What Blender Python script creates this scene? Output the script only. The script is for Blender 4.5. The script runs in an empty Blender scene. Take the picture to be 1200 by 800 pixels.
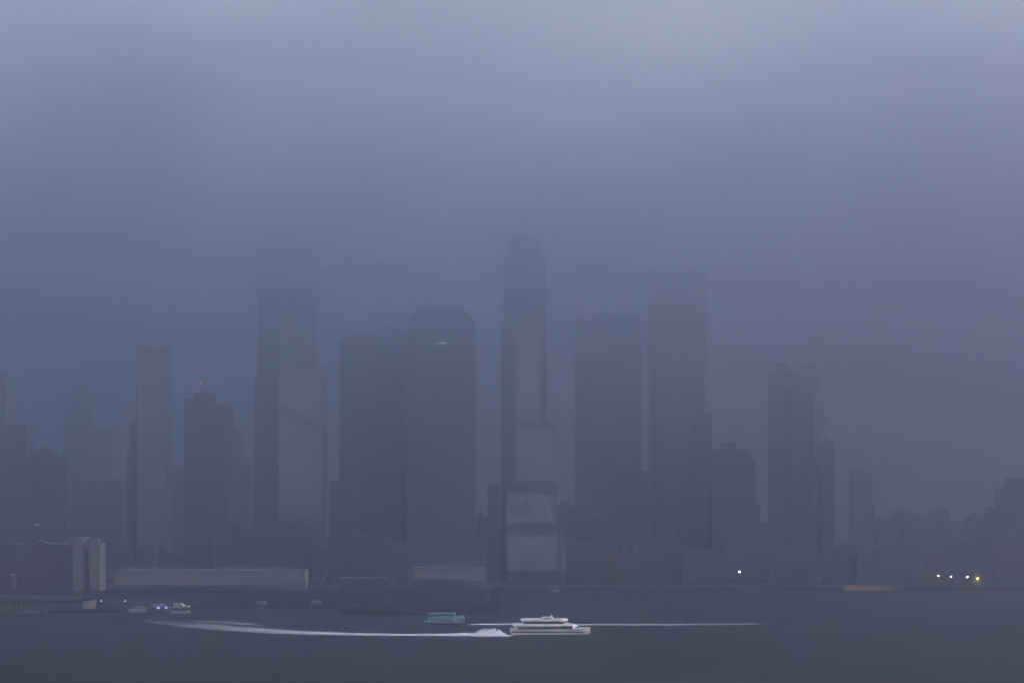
import bpy, bmesh, math, random
from mathutils import Vector, Matrix, noise as mnoise
random.seed(7)
S = bpy.context.scene
COL = S.collection
R = math.radians

# ------------------------------------------------------------------ camera
EYE = 64.0                     # metres above the water, on the far bank's bluff
cam = bpy.data.cameras.new('camera')
cam.lens = 36 * 2640 / 1200
cam.sensor_width = 36
cam.shift_y = 200 / 1200
cam.clip_start = 1
cam.clip_end = 60000
cam_o = bpy.data.objects.new('camera', cam)
COL.objects.link(cam_o)
cam_o.location = (0, 0, EYE)
cam_o.rotation_euler = (R(90), 0, 0)
S.camera = cam_o

# ------------------------------------------------------------------ light
SUN_EL, SUN_ROT = 12, 100
w = bpy.data.worlds.new('World')
S.world = w
w.use_nodes = True
nt = w.node_tree
bg = nt.nodes['Background']
sky = nt.nodes.new('ShaderNodeTexSky')
sky.sky_type = 'NISHITA'
sky.sun_disc = False
sky.sun_elevation = R(SUN_EL)
sky.sun_rotation = R(SUN_ROT)
sky.air_density = 2.2
sky.dust_density = 8
sky.ozone_density = 1.0
nt.links.new(sky.outputs[0], bg.inputs[0])
bg.inputs[1].default_value = 0.15
sl = bpy.data.lights.new('sun', 'SUN')
sl.energy = 1.4
sl.angle = R(14)
sl.color = (1.0, 0.985, 0.975)
sun = bpy.data.objects.new('sun', sl)
COL.objects.link(sun)
sd = Vector((math.sin(R(SUN_ROT)) * math.cos(R(SUN_EL)), math.cos(R(SUN_ROT)) * math.cos(R(SUN_EL)), math.sin(R(SUN_EL))))
sun.rotation_euler = sd.to_track_quat('Z', 'Y').to_euler()
sun.location = (0, 0, 900)

S.view_settings.view_transform = 'Standard'
S.view_settings.look = 'None'
S.view_settings.exposure = 4.3
S.view_settings.gamma = 1
S.render.engine = 'CYCLES'
S.cycles.max_bounces = 8
S.cycles.diffuse_bounces = 2
S.cycles.glossy_bounces = 2
S.cycles.volume_bounces = 3
S.cycles.use_denoising = True
S.cycles.denoiser = 'OPENIMAGEDENOISE'
S.cycles.volume_step_rate = 1.0
S.cycles.volume_max_steps = 256
S.cycles.sample_clamp_indirect = 4

HAZE_DENSITY = 0.00062
HAZE_G = 0.94
HAZE_COLOR = (0.531, 0.566, 0.748)
CLOUD_BASE, CLOUD_TOP = 20.0, 396.0
CLOUD_DENSITY = 0.0172
CLOUD_NEAR = -2000
WISP_DENSITY = 0.0026

# ------------------------------------------------------------------ tagging
def tag(o, label=None, cat=None, group=None, kind=None):
    for k, v in (('label', label), ('category', cat), ('group', group), ('kind', kind)):
        if v: o[k] = v
    return o

def root(name, loc, label, cat, group=None):
    o = bpy.data.objects.new(name, None)
    o.empty_display_size = 5
    COL.objects.link(o)
    o.location = loc
    return tag(o, label, cat, group)

class MB:
    """collects shapes in world coordinates, links them as one mesh object"""
    def __init__(s): s.v = []; s.f = []
    def poly(s, pts, faces):
        n = len(s.v)
        s.v += [tuple(p) for p in pts]
        s.f += [tuple(i + n for i in f) for f in faces]
        return s
    def box(s, x0, x1, y0, y1, z0, z1):
        return s.poly([(x0,y0,z0),(x1,y0,z0),(x1,y1,z0),(x0,y1,z0),(x0,y0,z1),(x1,y0,z1),(x1,y1,z1),(x0,y1,z1)],
                      [(0,3,2,1),(4,5,6,7),(0,1,5,4),(1,2,6,5),(2,3,7,6),(3,0,4,7)])
    def prism(s, pts, z0, z1):
        """pts: footprint (x,y) list counter-clockwise from above; z0/z1 numbers or one per point"""
        n = len(pts)
        a = z0 if isinstance(z0, (list, tuple)) else [z0] * n
        b = z1 if isinstance(z1, (list, tuple)) else [z1] * n
        P = [(p[0], p[1], a[i]) for i, p in enumerate(pts)] + [(p[0], p[1], b[i]) for i, p in enumerate(pts)]
        F = [tuple(reversed(range(n))), tuple(range(n, 2 * n))]
        F += [(i, (i + 1) % n, n + (i + 1) % n, n + i) for i in range(n)]
        return s.poly(P, F)
    def bar(s, a, b, t, t2=None):
        """square bar from a to b, half width t (t2 at the far end)"""
        a, b = Vector(a), Vector(b)
        d = (b - a).normalized()
        u = d.cross(Vector((0, 0, 1)))
        if u.length < .01: u = Vector((1, 0, 0))
        u.normalize(); w_ = d.cross(u)
        t2 = t if t2 is None else t2
        P = []
        for c, q in ((a, t), (b, t2)):
            P += [c + u * q + w_ * q, c - u * q + w_ * q, c - u * q - w_ * q, c + u * q - w_ * q]
        return s.poly(P, [(0,1,2,3),(7,6,5,4),(0,4,5,1),(1,5,6,2),(2,6,7,3),(3,7,4,0)])
    def tube(s, a, b, r, r2=None, n=8):
        a, b = Vector(a), Vector(b)
        d = (b - a).normalized()
        u = d.cross(Vector((0, 0, 1)))
        if u.length < .01: u = Vector((1, 0, 0))
        u.normalize(); w_ = d.cross(u)
        r2 = r if r2 is None else r2
        P = []
        for c, q in ((a, r), (b, r2)):
            for k in range(n):
                an = 2 * math.pi * k / n
                P.append(c + (u * math.cos(an) + w_ * math.sin(an)) * q)
        F = [tuple(range(n)), tuple(reversed(range(n, 2 * n)))]
        F += [(i, n + i, n + (i + 1) % n, (i + 1) % n) for i in range(n)]
        return s.poly(P, F)
    def ball(s, c, r, n=8, m=5):
        P = []; F = []
        for j in range(m + 1):
            ph = math.pi * j / m
            for k in range(n):
                th = 2 * math.pi * k / n
                P.append((c[0] + r * math.sin(ph) * math.cos(th), c[1] + r * math.sin(ph) * math.sin(th), c[2] + r * math.cos(ph)))
        for j in range(m):
            for k in range(n):
                F.append((j*n+k, (j+1)*n+k, (j+1)*n+(k+1)%n, j*n+(k+1)%n))
        return s.poly(P, F)
    def build(s, name, mat, parent=None, smooth=False, bevel=0):
        me = bpy.data.meshes.new(name)
        off = Vector(parent.matrix_world_loc if False else (0, 0, 0))
        o = bpy.data.objects.new(name, me)
        p = parent; base = Vector((0, 0, 0))
        while p is not None:
            base += p.location; p = p.parent
        me.from_pydata([tuple(Vector(q) - base) for q in s.v], [], s.f)
        bm = bmesh.new(); bm.from_mesh(me)
        bmesh.ops.recalc_face_normals(bm, faces=bm.faces)
        bm.to_mesh(me); bm.free()
        me.materials.append(mat)
        if smooth:
            for q in me.polygons: q.use_smooth = True
        COL.objects.link(o)
        if parent is not None: o.parent = parent
        if bevel:
            m = o.modifiers.new('bevel', 'BEVEL'); m.width = bevel; m.segments = 2
        return o

# pixel of the 1200 x 800 photograph + depth -> metres (used only to work out sizes)
def X(px, D): return (px - 600) / 2640 * D
def Z(py, D): return EYE + (600 - py) / 2640 * D

# ------------------------------------------------------------------ materials
def mat(name, col, rough=.6, metal=0, spec=.5, var=.12, scale=.05, bump=0):
    m = bpy.data.materials.new(name); m.use_nodes = True
    n = m.node_tree; b = n.nodes['Principled BSDF']
    b.inputs['Roughness'].default_value = rough
    b.inputs['Metallic'].default_value = metal
    b.inputs['Specular IOR Level'].default_value = spec
    tc = n.nodes.new('ShaderNodeTexCoord')
    no = n.nodes.new('ShaderNodeTexNoise'); no.inputs['Scale'].default_value = scale
    no.inputs['Detail'].default_value = 5
    n.links.new(tc.outputs['Object'], no.inputs['Vector'])
    mr = n.nodes.new('ShaderNodeMapRange')
    mr.inputs['From Min'].default_value = .3; mr.inputs['From Max'].default_value = .7
    mr.inputs['To Min'].default_value = 1 - var; mr.inputs['To Max'].default_value = 1 + var
    n.links.new(no.outputs['Fac'], mr.inputs['Value'])
    vm = n.nodes.new('ShaderNodeVectorMath'); vm.operation = 'SCALE'
    vm.inputs[0].default_value = col
    n.links.new(mr.outputs[0], vm.inputs['Scale'])
    n.links.new(vm.outputs[0], b.inputs['Base Color'])
    if bump:
        bp = n.nodes.new('ShaderNodeBump'); bp.inputs['Strength'].default_value = bump
        n.links.new(no.outputs['Fac'], bp.inputs['Height'])
        n.links.new(bp.outputs[0], b.inputs['Normal'])
    return m

def facade(name, glass, frame, floor=4.0, bay=3.0, line=.5, rough=.5, vline=.35, spec=.25, var=.5, metal=0):
    """storeys and bays of a far facade: spandrels and mullions between panes"""
    m = bpy.data.materials.new(name); m.use_nodes = True
    n = m.node_tree; L = n.links; b = n.nodes['Principled BSDF']
    tc = n.nodes.new('ShaderNodeTexCoord')
    sp = n.nodes.new('ShaderNodeSeparateXYZ'); L.new(tc.outputs['Object'], sp.inputs[0])
    ad = n.nodes.new('ShaderNodeMath'); ad.operation = 'ADD'
    L.new(sp.outputs['X'], ad.inputs[0]); L.new(sp.outputs['Y'], ad.inputs[1])
    cb = n.nodes.new('ShaderNodeCombineXYZ'); L.new(ad.outputs[0], cb.inputs['X']); L.new(sp.outputs['Z'], cb.inputs['Y'])
    br = n.nodes.new('ShaderNodeTexBrick')
    br.offset = 0; br.squash = 1
    br.inputs['Scale'].default_value = 1
    br.inputs['Brick Width'].default_value = bay
    br.inputs['Row Height'].default_value = floor
    br.inputs['Mortar Size'].default_value = line * .5
    br.inputs['Mortar Smooth'].default_value = .1
    br.inputs['Bias'].default_value = 0
    br.inputs['Color1'].default_value = tuple(c * (1 - var) for c in glass) + (1,)
    br.inputs['Color2'].default_value = tuple(c * (1 + var) for c in glass) + (1,)
    br.inputs['Mortar'].default_value = tuple(frame) + (1,)
    L.new(cb.outputs[0], br.inputs['Vector'])
    no = n.nodes.new('ShaderNodeTexNoise'); no.inputs['Scale'].default_value = .03
    L.new(tc.outputs['Object'], no.inputs['Vector'])
    mr = n.nodes.new('ShaderNodeMapRange'); mr.inputs['From Min'].default_value = .3; mr.inputs['From Max'].default_value = .7
    mr.inputs['To Min'].default_value = .8; mr.inputs['To Max'].default_value = 1.2
    L.new(no.outputs['Fac'], mr.inputs['Value'])
    vm = n.nodes.new('ShaderNodeVectorMath'); vm.operation = 'SCALE'
    L.new(br.outputs['Color'], vm.inputs[0]); L.new(mr.outputs[0], vm.inputs['Scale'])
    L.new(vm.outputs[0], b.inputs['Base Color'])
    b.inputs['Roughness'].default_value = rough
    b.inputs['Metallic'].default_value = metal
    b.inputs['Specular IOR Level'].default_value = spec
    return m

def lamp_mat(name, col, strength):
    m = bpy.data.materials.new(name); m.use_nodes = True
    b = m.node_tree.nodes['Principled BSDF']
    b.inputs['Base Color'].default_value = (.8, .8, .8, 1)
    b.inputs['Emission Color'].default_value = tuple(col) + (1,)
    b.inputs['Emission Strength'].default_value = strength
    return m

M = dict(
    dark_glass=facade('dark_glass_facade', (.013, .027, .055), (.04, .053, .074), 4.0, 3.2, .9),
    mid_glass=facade('blue_glass_facade', (.035, .05, .07), (.075, .09, .11), 4.2, 1.8, .7),
    pale_glass=facade('pale_glass_facade', (.42, .42, .42), (.30, .30, .30), 4.2, 1.8, .5, rough=.2, var=.15),
    bright_glass=facade('sky_painted_glass_facade', (.17, .185, .215), (.11, .12, .14), 4.2, 1.8, .5, var=.12),  # reflected sky put into a paler base colour; the glass itself stays matte
    bright_glass_2=facade('sky_painted_glass_facade', (.145, .16, .19), (.095, .105, .125), 4.2, 1.8, .5, var=.12),
    bright_glass_3=facade('sky_painted_glass_facade', (.195, .208, .235), (.13, .138, .155), 4.2, 1.8, .5, var=.12),
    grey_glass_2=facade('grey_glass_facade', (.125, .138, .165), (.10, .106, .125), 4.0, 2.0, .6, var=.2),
    grey_glass_3=facade('grey_glass_facade', (.17, .18, .205), (.12, .126, .145), 4.0, 2.0, .6, var=.2),
    grey_glass=facade('grey_glass_facade', (.13, .142, .165), (.095, .1, .115), 4.0, 2.0, .6, var=.2),
    brick=facade('brick_facade', (.04, .045, .05), (.032, .027, .031), 3.4, 3.2, 1.6, rough=.7, spec=.3),
    red_brick=facade('red_brick_facade', (.04, .045, .05), (.06, .037, .036), 3.4, 3.2, 1.9, rough=.8, spec=.2),
    masonry=facade('masonry_facade', (.04, .045, .05), (.028, .033, .043), 3.6, 3.4, 1.7, rough=.7, spec=.3),
    stone=mat('pale_limestone', (.11, .10, .105), .8),
    concrete=mat('concrete', (.075, .077, .088), .85),
    dark_metal=mat('dark_steel', (.03, .034, .04), .5),
    louvre=mat('dark_louvre', (.035, .038, .045), .6),
    roof=mat('tar_roof', (.06, .06, .06), .9),
    white_roof=mat('white_painted_roof', (.115, .118, .135), .6, scale=.2),
    white=mat('white_marine_paint', (.60, .60, .63), .35, var=.04, scale=.4),
    boat_glass=mat('tinted_boat_glass', (.008, .009, .012), .5, spec=.15, var=.1),
    teal=mat('teal_paint', (.09, .24, .25), .4, var=.1, scale=.4),
    teal_dark=mat('grey_green_paint', (.18, .25, .27), .5, var=.1, scale=.4),
    hull_dark=mat('dark_hull_paint', (.03, .035, .05), .4),
    timber=mat('wet_timber', (.06, .052, .045), .85, scale=.3),
    pier=mat('pier_concrete', (.010, .011, .013), 1, spec=0, scale=.1),
    black_slot=mat('slot_shade_paint', (.012, .012, .015), .9, spec=.1),  # shade inside the slot painted as a near-black base colour
    marine_grey=mat('grey_white_paint', (.32, .32, .33), .5, scale=.4),  # white paint toned down to an even grey
    rust=mat('rusty_orange_steel', (.34, .22, .15), .8, scale=.3),
    bark=mat('bark', (.05, .04, .03), .9),
    leaf=mat('leaves', (.045, .06, .03), .8, var=.35, scale=.3),
    blue=mat('blue_hull_paint', (.06, .10, .35), .4),
    lamp=lamp_mat('lamp_white', (1, .93, .76), 4.5),
    lamp_soft=lamp_mat('lamp_soft_white', (1, .93, .82), .2),
    lamp_amber=lamp_mat('lamp_amber', (1, .62, .12), 5),
    lamp_red=lamp_mat('lamp_red', (1, .2, .2), .7),
    lamp_blue=lamp_mat('lamp_blue', (.15, .15, 1), .12),
    window_lit=lamp_mat('pale_window', (.85, .92, 1), .08),
)

# ------------------------------------------------------------------ water, ground
def water():
    m = bpy.data.materials.new('river_water'); m.use_nodes = True
    n = m.node_tree; L = n.links; b = n.nodes['Principled BSDF']
    b.inputs['Base Color'].default_value = (.004, .006, .008, 1)
    b.inputs['Roughness'].default_value = .22
    b.inputs['IOR'].default_value = 1.33
    b.inputs['Specular IOR Level'].default_value = .07
    tc = n.nodes.new('ShaderNodeTexCoord')
    def noise(scale, sx, sy, detail):
        mp = n.nodes.new('ShaderNodeMapping'); mp.inputs['Scale'].default_value = (sx, sy, 1)
        L.new(tc.outputs['Object'], mp.inputs[0])
        q = n.nodes.new('ShaderNodeTexNoise'); q.inputs['Scale'].default_value = scale; q.inputs['Detail'].default_value = detail
        L.new(mp.outputs[0], q.inputs['Vector']); return q
    a = noise(.25, 1, .8, 6); c = noise(.012, .6, 1.2, 4)
    bp = n.nodes.new('ShaderNodeBump'); bp.inputs['Strength'].default_value = .35; bp.inputs['Distance'].default_value = .5
    L.new(a.outputs['Fac'], bp.inputs['Height'])
    L.new(bp.outputs[0], b.inputs['Normal'])
    mr = n.nodes.new('ShaderNodeMapRange'); mr.inputs['From Min'].default_value = .35; mr.inputs['From Max'].default_value = .65
    mr.inputs['To Min'].default_value = .62; mr.inputs['To Max'].default_value = .78
    L.new(c.outputs['Fac'], mr.inputs['Value']); L.new(mr.outputs[0], b.inputs['Roughness'])
    return m
mb = MB(); mb.poly([(-9000, -6000, 0), (9000, -6000, 0), (9000, 30000, 0), (-9000, 30000, 0)], [(0, 1, 2, 3)])
tag(mb.build('water', water()), kind='structure')
SHORE = 1846.0
GZ = 2.6
mb = MB()
mb.prism([(-8900, 1742), (-319, 1742), (-319, SHORE), (8900, SHORE), (8900, 29900), (-8900, 29900)], -1.5, GZ)
tag(mb.build('ground', mat('city_ground', (.012, .012, .014), .9, spec=0, scale=.02)), kind='structure')
mb = MB(); mb.box(-1500, 1500, SHORE + 26, SHORE + 48, GZ, GZ + .006)
tag(mb.build('road', mat('asphalt', (.05, .05, .05), .8)), kind='structure')
mb = MB(); mb.box(-318.3, 1500, SHORE - .6, SHORE + .6, -1.4, GZ + 1.1); mb.box(-1500, -318.4, 1741.4, 1742.6, -1.4, GZ + 1.1)
tag(mb.build('sea_wall', mat('granite_bulkhead', (.025, .026, .03), .9, spec=.1, scale=.3)), label='long grey granite sea wall along the river edge of the city', cat='sea wall')

# ------------------------------------------------------------------ buildings
class Building:
    def __init__(s, name, label, D, xc, cat='skyscraper', group=None, gz=GZ):
        s.D = D; s.gz = gz
        s.r = root(name, (X(xc, D), D, gz), label, cat, group)
        s.count = 0
    def _z(s, y): return s.gz if y is None else Z(y, s.D)
    def box(s, part, x0, x1, yt, yb, depth, m, dd=0, parent=None, zadd=0):
        D = s.D
        q = MB().box(X(x0, D), X(x1, D), D + dd, D + dd + depth, s._z(yb), s._z(yt) + zadd)
        return q.build(part, M[m] if isinstance(m, str) else m, parent or s.r)
    def prism(s, part, pts, yt, yb, m, parent=None):
        D = s.D
        P = [(X(p[0], D), D + p[1]) for p in pts]
        z1 = [Z(q, D) for q in yt] if isinstance(yt, (list, tuple)) else s._z(yt)
        z0 = [s._z(q) for q in yb] if isinstance(yb, (list, tuple)) else s._z(yb)
        return MB().prism(P, z0, z1).build(part, M[m] if isinstance(m, str) else m, parent or s.r)
    def panel(s, part, x0, x1, yt, yb, m, proud=.5, parent=None):
        return s.box(part, x0, x1, yt, yb, proud - .04, m, dd=-proud, parent=parent)
    def panes(s, x0, x1, yt, yb, proud=.5, nx=3, step=11, tones=('bright_glass', 'bright_glass_2', 'bright_glass_3')):
        """curtain wall of separate large panels with open joints"""
        D = s.D; ny = max(1, round((yb - yt) / step)); cache = {}
        w_ = (X(x1, D) - X(x0, D)) / nx; h_ = (Z(yt, D) - Z(yb, D)) / ny
        for i in range(nx):
            for j in range(ny):
                m = random.choice(tones)
                cx = X(x0, D) + w_ * (i + .5); cz = Z(yb, D) + h_ * (j + .5)
                if m not in cache:
                    o = MB().box(-w_/2 + .22, w_/2 - .22, 0, .5, -h_/2 + .22, h_/2 - .22).build('glass_panel', M[m], None)
                    cache[m] = o.data
                else:
                    o = bpy.data.objects.new('glass_panel', cache[m]); COL.objects.link(o)
                o.parent = s.r
                o.location = (cx - s.r.location.x, D - proud - s.r.location.y, cz - s.r.location.z)
    def roofkit(s, x0, x1, y, dd=4, n=2, h=5, m='concrete'):
        """parapet and roof plant"""
        D = s.D; z = Z(y, D)
        a, b = X(x0, D), X(x1, D)
        for k in range(n):
            cx = a + (b - a) * (k + .5 + random.uniform(-.2, .2)) / n
            ww = (b - a) / n * random.uniform(.18, .32)
            MB().box(cx - ww, cx + ww, D + dd, D + dd + 9, z, z + h * random.uniform(.6, 1)).build('plant_room', M[m], s.r)
    def lamp(s, px, py, size, m, part='pale_window', wide=1.0):
        D = s.D; x = X(px, D); z = Z(py, D)
        return MB().box(x - size * wide, x + size * wide, D - .75, D - .55, z - size, z + size).build(part, M[m], s.r)

def tower(name, label, D, x0, x1, yt, m='dark_glass', depth=38, cat='skyscraper', kit=True, group=None, corner=None):
    b = Building(name, label, D, (x0 + x1) / 2, cat, group)
    if corner:
        px, c = corner       # the corner nearest to the river, so that two faces are seen
        b.prism('wall', [(x0, c), (px, 0), (x1, c * .45), (x1, c * .45 + depth), (x0, c + depth)], yt, None, m)
    else:
        b.box('wall', x0, x1, yt, None, depth, m)
    if kit: b.roofkit(x0 + 2, x1 - 2, yt, n=1 if x1 - x0 < 20 else 2, dd=8, h=4)
    return b

# ---- left edge
tower('glass_tower', 'slim blue glass tower cut by the left edge of the picture', 2300, -30, 6, 437, 'mid_glass')
b = tower('office_tower', 'dark square tower at far left, just right of the edge tower', 2200, 6, 30, 499, 'dark_glass', kit=False)
b.box('parapet', 6, 30, 496.5, 499, 38, 'louvre')
b = Building('office_block', 'broad dark block with a small peaked roof house at far left', 2140, 54)
b.box('wall', 31, 77, 534, None, 40, 'dark_glass')
b.prism('roof_house', [(46, 4), (62, 4), (62, 24), (46, 24)], [522, 527, 527, 522], 534, 'louvre')
b.box('roof_house', 33, 45, 529, 534, 14, 'louvre', dd=5)
b = Building('apartment_block', 'wide low apartment block with a pale roof line behind the brick warehouse', 2020, 30, 'building')
b.box('wall', -30, 66, 616, None, 34, 'masonry')
b.box('cornice', 12, 40, 613.4, 616, 20, 'concrete', dd=3)
b = Building('stepped_tower', 'faint stepped tower deep in the fog left of the slim pale tower', 3000, 104)
b.box('wall', 74, 108, 452, None, 40, 'mid_glass')
b.box('wall', 108, 131, 503, None, 40, 'mid_glass', dd=-8)
tower('office_block', 'faint lower block in fog between the peaked block and the slim pale tower', 2500, 84, 142, 562, 'masonry', cat='building')

# ---- slim pale tower with a dark belt
b = Building('slim_glass_tower', 'slim pale glass tower with a dark crown and a dark belt halfway up', 2130, 175)
b.prism('wall', [(153.5, 26), (161, 0), (195, 0), (195, 30), (153.5, 40)], 407, None, 'dark_glass')
b.panes(161, 194.6, 412, 533.6, .55, 3, 12, ('bright_glass', 'bright_glass_2', 'grey_glass_3'))
b.panes(161, 194.6, 537.2, 640, .55, 3, 12, ('bright_glass', 'bright_glass_2', 'grey_glass_3'))
b.panel('belt', 163, 195, 533.9, 536.9, 'louvre', .8)
b.box('crown', 157, 193, 405, 407, 26, 'louvre', dd=2)
b.box('annexe', 149.6, 153.2, 492, None, 20, 'dark_glass', dd=10)
b.box('annexe', 146, 149.4, 530, None, 20, 'dark_glass', dd=10)
b.box('podium', 150, 187, 638, None, 22, 'masonry', dd=-23)

tower('apartment_tower', 'dim grey tower between the slim pale tower and the beacon tower', 2450, 197, 216, 548, 'masonry', cat='building')

# ---- beacon tower
b = Building('beacon_tower', 'dark tower with stepped crown and a lit beacon on its mast', 2050, 240)
b.prism('wall', [(213, 12), (217, 0), (263, 0), (267, 10), (267, 40), (213, 40)], 474, None, 'dark_glass')
b.box('crown', 215, 226, 467, 474, 20, 'dark_glass', dd=3)
b.box('crown', 226.2, 250, 461, 474, 24, 'dark_glass', dd=3)
b.box('crown', 229, 246, 459, 461, 14, 'louvre', dd=6)
D = b.D
mst = MB().tube((X(233.4, D), D + 10, Z(459, D)), (X(233.4, D), D + 10, Z(449, D)), .35, .15).build('mast', M['dark_metal'], b.r)
MB().ball((X(233.4, D), D + 10, Z(448.5, D)), .75).build('beacon', M['lamp_red'], mst)
MB().ball((X(233.4, D), D + 9.6, Z(452.5, D)), .5).build('beacon', M['lamp_soft'], mst)
b.lamp(223, 649, .4, 'lamp')
b = Building('stepped_tower', 'faint stepped tower in fog right of the beacon tower', 2600, 280)
b.box('wall', 267, 281, 508, None, 34, 'masonry')
b.box('wall', 281, 293, 536, None, 34, 'masonry', dd=3)
b.box('wall', 272, 277, 500, 508, 12, 'masonry', dd=6)

# ---- tallest tower at left with the slanting truss
b = Building('faceted_tower', 'very tall tower with a slanting dark truss on its pale face', 2180, 338)
b.prism('wall', [(295, 18), (326, 0), (380, 16), (380, 52), (295, 52)], [438, 432, 432, 432, 438], None, 'dark_glass')
b.prism('upper_wall', [(299, 24), (326, 8), (369, 20), (366, 50), (299, 50)], [276, 268, 286, 286, 276], [438.5, 432.5, 432.5, 432.5, 438.5], 'dark_glass')
D = b.D
def on_face(px, out=.6):      # the pale right-hand face runs from (326, 0) to (380, 16)
    t = (px - 326) / 54
    return X(px, D), D + 16 * t - out
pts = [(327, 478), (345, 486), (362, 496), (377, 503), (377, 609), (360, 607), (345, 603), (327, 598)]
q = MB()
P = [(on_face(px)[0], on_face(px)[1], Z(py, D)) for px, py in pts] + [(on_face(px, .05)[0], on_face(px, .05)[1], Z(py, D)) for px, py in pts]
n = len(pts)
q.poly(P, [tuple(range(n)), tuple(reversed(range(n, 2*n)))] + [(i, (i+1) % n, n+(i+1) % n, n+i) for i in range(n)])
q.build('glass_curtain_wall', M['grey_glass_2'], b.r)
for yy in range(508, 598, 11):
    MB().bar((*on_face(328, .72), Z(yy, D)), (*on_face(376, .72), Z(yy, D)), .22).build('mullion', M['louvre'], b.r)
for pp in (339, 351, 364):
    MB().bar((*on_face(pp, .8), Z(500, D)), (*on_face(pp, .8), Z(600, D)), .2).build('mullion', M['louvre'], b.r)
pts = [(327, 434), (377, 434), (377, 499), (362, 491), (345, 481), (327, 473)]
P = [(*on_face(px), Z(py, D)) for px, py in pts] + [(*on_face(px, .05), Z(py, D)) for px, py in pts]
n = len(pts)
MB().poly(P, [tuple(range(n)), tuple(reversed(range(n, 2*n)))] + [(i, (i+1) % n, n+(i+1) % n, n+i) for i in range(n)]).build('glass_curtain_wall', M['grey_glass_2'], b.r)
tr = [(300, 447), (307, 457), (318, 466), (326, 473), (336, 476), (345, 483), (354, 488), (363, 493), (371, 496), (379, 502)]
for (a, c) in zip(tr, tr[1:]):
    def P3(p):
        if p[0] < 326:
            t = (326 - p[0]) / 31
            return (X(p[0], D), D + 18 * t - 1.6, Z(p[1], D))
        x, y = on_face(p[0], 1.6); return (x, y, Z(p[1], D))
    MB().bar(P3(a), P3(c), 2.0 + .6 * random.random()).build('truss_beam', M['louvre'], b.r)
MB().bar((*on_face(379.4, .9), Z(504, D)), (*on_face(379.4, .9), Z(612, D)), 1.3).build('edge_column', M['louvre'], b.r)
deck = MB().prism([(X(293, D), D + 6), (X(306, D), D - 4), (X(314, D), D + 14), (X(299, D), D + 22)], Z(331, D), Z(327, D)).build('observation_deck', M['louvre'], b.r)
b.prism('podium', [(300, -40), (386, -40), (386, 4), (300, 4)], [612, 640, 640, 612], None, 'masonry')
b.box('roof_slab', 368, 384, 629.6, 631.2, 20, 'white_roof', dd=-64)
b.box('canopy_slab', 366, 382, 617.6, 618.8, 6, 'white_roof', dd=-46)
tower('faint_tower', 'faint broad tower in fog behind the slanting truss tower', 2900, 318, 366, 392, 'mid_glass', kit=False)

# ---- dark pair in the middle
b = Building('broad_dark_tower', 'broad dark tower with scattered lit windows, left of the round-shouldered tower', 2010, 437)
b.prism('wall', [(397, 10), (404, 0), (470, 0), (476, 6), (476, 45), (397, 45)], [398, 394, 388, 388, 388, 398], None, 'dark_glass')
b.box('annexe', 385, 397, 563, None, 30, 'dark_glass', dd=12)
b.box('annexe', 440, 470, 383, 388, 20, 'dark_glass', dd=8)
for px, py, sz, mm in ((423, 445, .55, 'lamp_soft'), (437, 453, .4, 'window_lit'), (421, 458, .4, 'window_lit'), (474, 477, .4, 'window_lit'),
                       (434, 412, .45, 'lamp_red'), (422, 439, .3, 'window_lit'), (452, 498, .3, 'window_lit')):
    b.lamp(px, py, sz, mm)
for k, xx in enumerate((418, 440, 459)):
    b.panel('pilaster', xx - .5, xx + .5, 420, 660, 'louvre', .7)

b = Building('round_shouldered_tower', 'dark tower with chamfered shoulders and a short row of lit windows near its top', 1960, 517)
b.box('wall', 478, 557, 378, None, 44, 'dark_glass')
b.prism('crown', [(478, 0), (557, 0), (557, 44), (478, 44)], [378, 378, 378, 378], 378.5, 'louvre')
q = MB(); D = b.D
pr = [(478.5, 378), (482, 369), (489, 363), (498, 360.5), (531, 360.5), (544, 363), (552, 369), (556.5, 378)]
n = len(pr)
P = [(X(a, D), D + 1, Z(c, D)) for a, c in pr] + [(X(a, D), D + 40, Z(c, D)) for a, c in pr]
q.poly(P, [tuple(range(n)), tuple(reversed(range(n, 2*n)))] + [(i, (i+1) % n, n+(i+1) % n, n+i) for i in range(n)])
q.build('crown', M['dark_glass'], b.r)
for xa, xb in ((499.5, 502), (509.5, 513), (515.5, 523.5)):
    b.box('pale_window', xa, xb, 401.2, 402.6, .3, 'window_lit', dd=-.5)
for px, py in ((527, 465), (528, 534)):
    b.box('pale_window', px - .6, px + .6, py - 4, py + 3, .3, M['pale_glass'], dd=-.5)  # narrow upright strips of pale glass, no emission
for xx in (494, 511, 540):
    b.panel('pilaster', xx - .5, xx + .5, 385, 660, 'louvre', .7)
b.box('podium', 470, 570, 634, None, 20, 'masonry', dd=-22)

b = tower('office_block', 'low dark block filling the gap under the round-shouldered tower', 2060, 557, 572, 604, 'masonry', cat='building')

# ---- set-back tower
b = Building('setback_tower', 'tall set-back tower with pale glass bays between dark belts, narrowing upward', 2000, 618)
b.box('wall', 587, 604, 384, None, 40, 'dark_glass', dd=1)
b.box('wall', 604.2, 641, 384, 496, 40, 'dark_glass')
b.box('wall', 604.2, 650, 496.2, 570, 42, 'dark_glass')
b.box('wall', 592, 653, 570.2, 620, 30, 'dark_glass', dd=-8)
b.box('wall', 592, 657, 620.2, None, 34, 'masonry', dd=-14)
b.box('upper_wall', 590, 640, 300, 383.8, 34, 'dark_glass', dd=3)
b.box('upper_wall', 596, 634, 274, 299.8, 28, 'dark_glass', dd=6)
b.panes(604.5, 633, 386, 490, .55, 3, 10)
b.panel('belt', 604.5, 644, 491.5, 500, 'louvre', 1.6)
b.panes(604.5, 649.6, 501.5, 564, .55, 4, 10)
b.panel('belt', 604.5, 653, 565, 577, 'louvre', 8.6)
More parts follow.
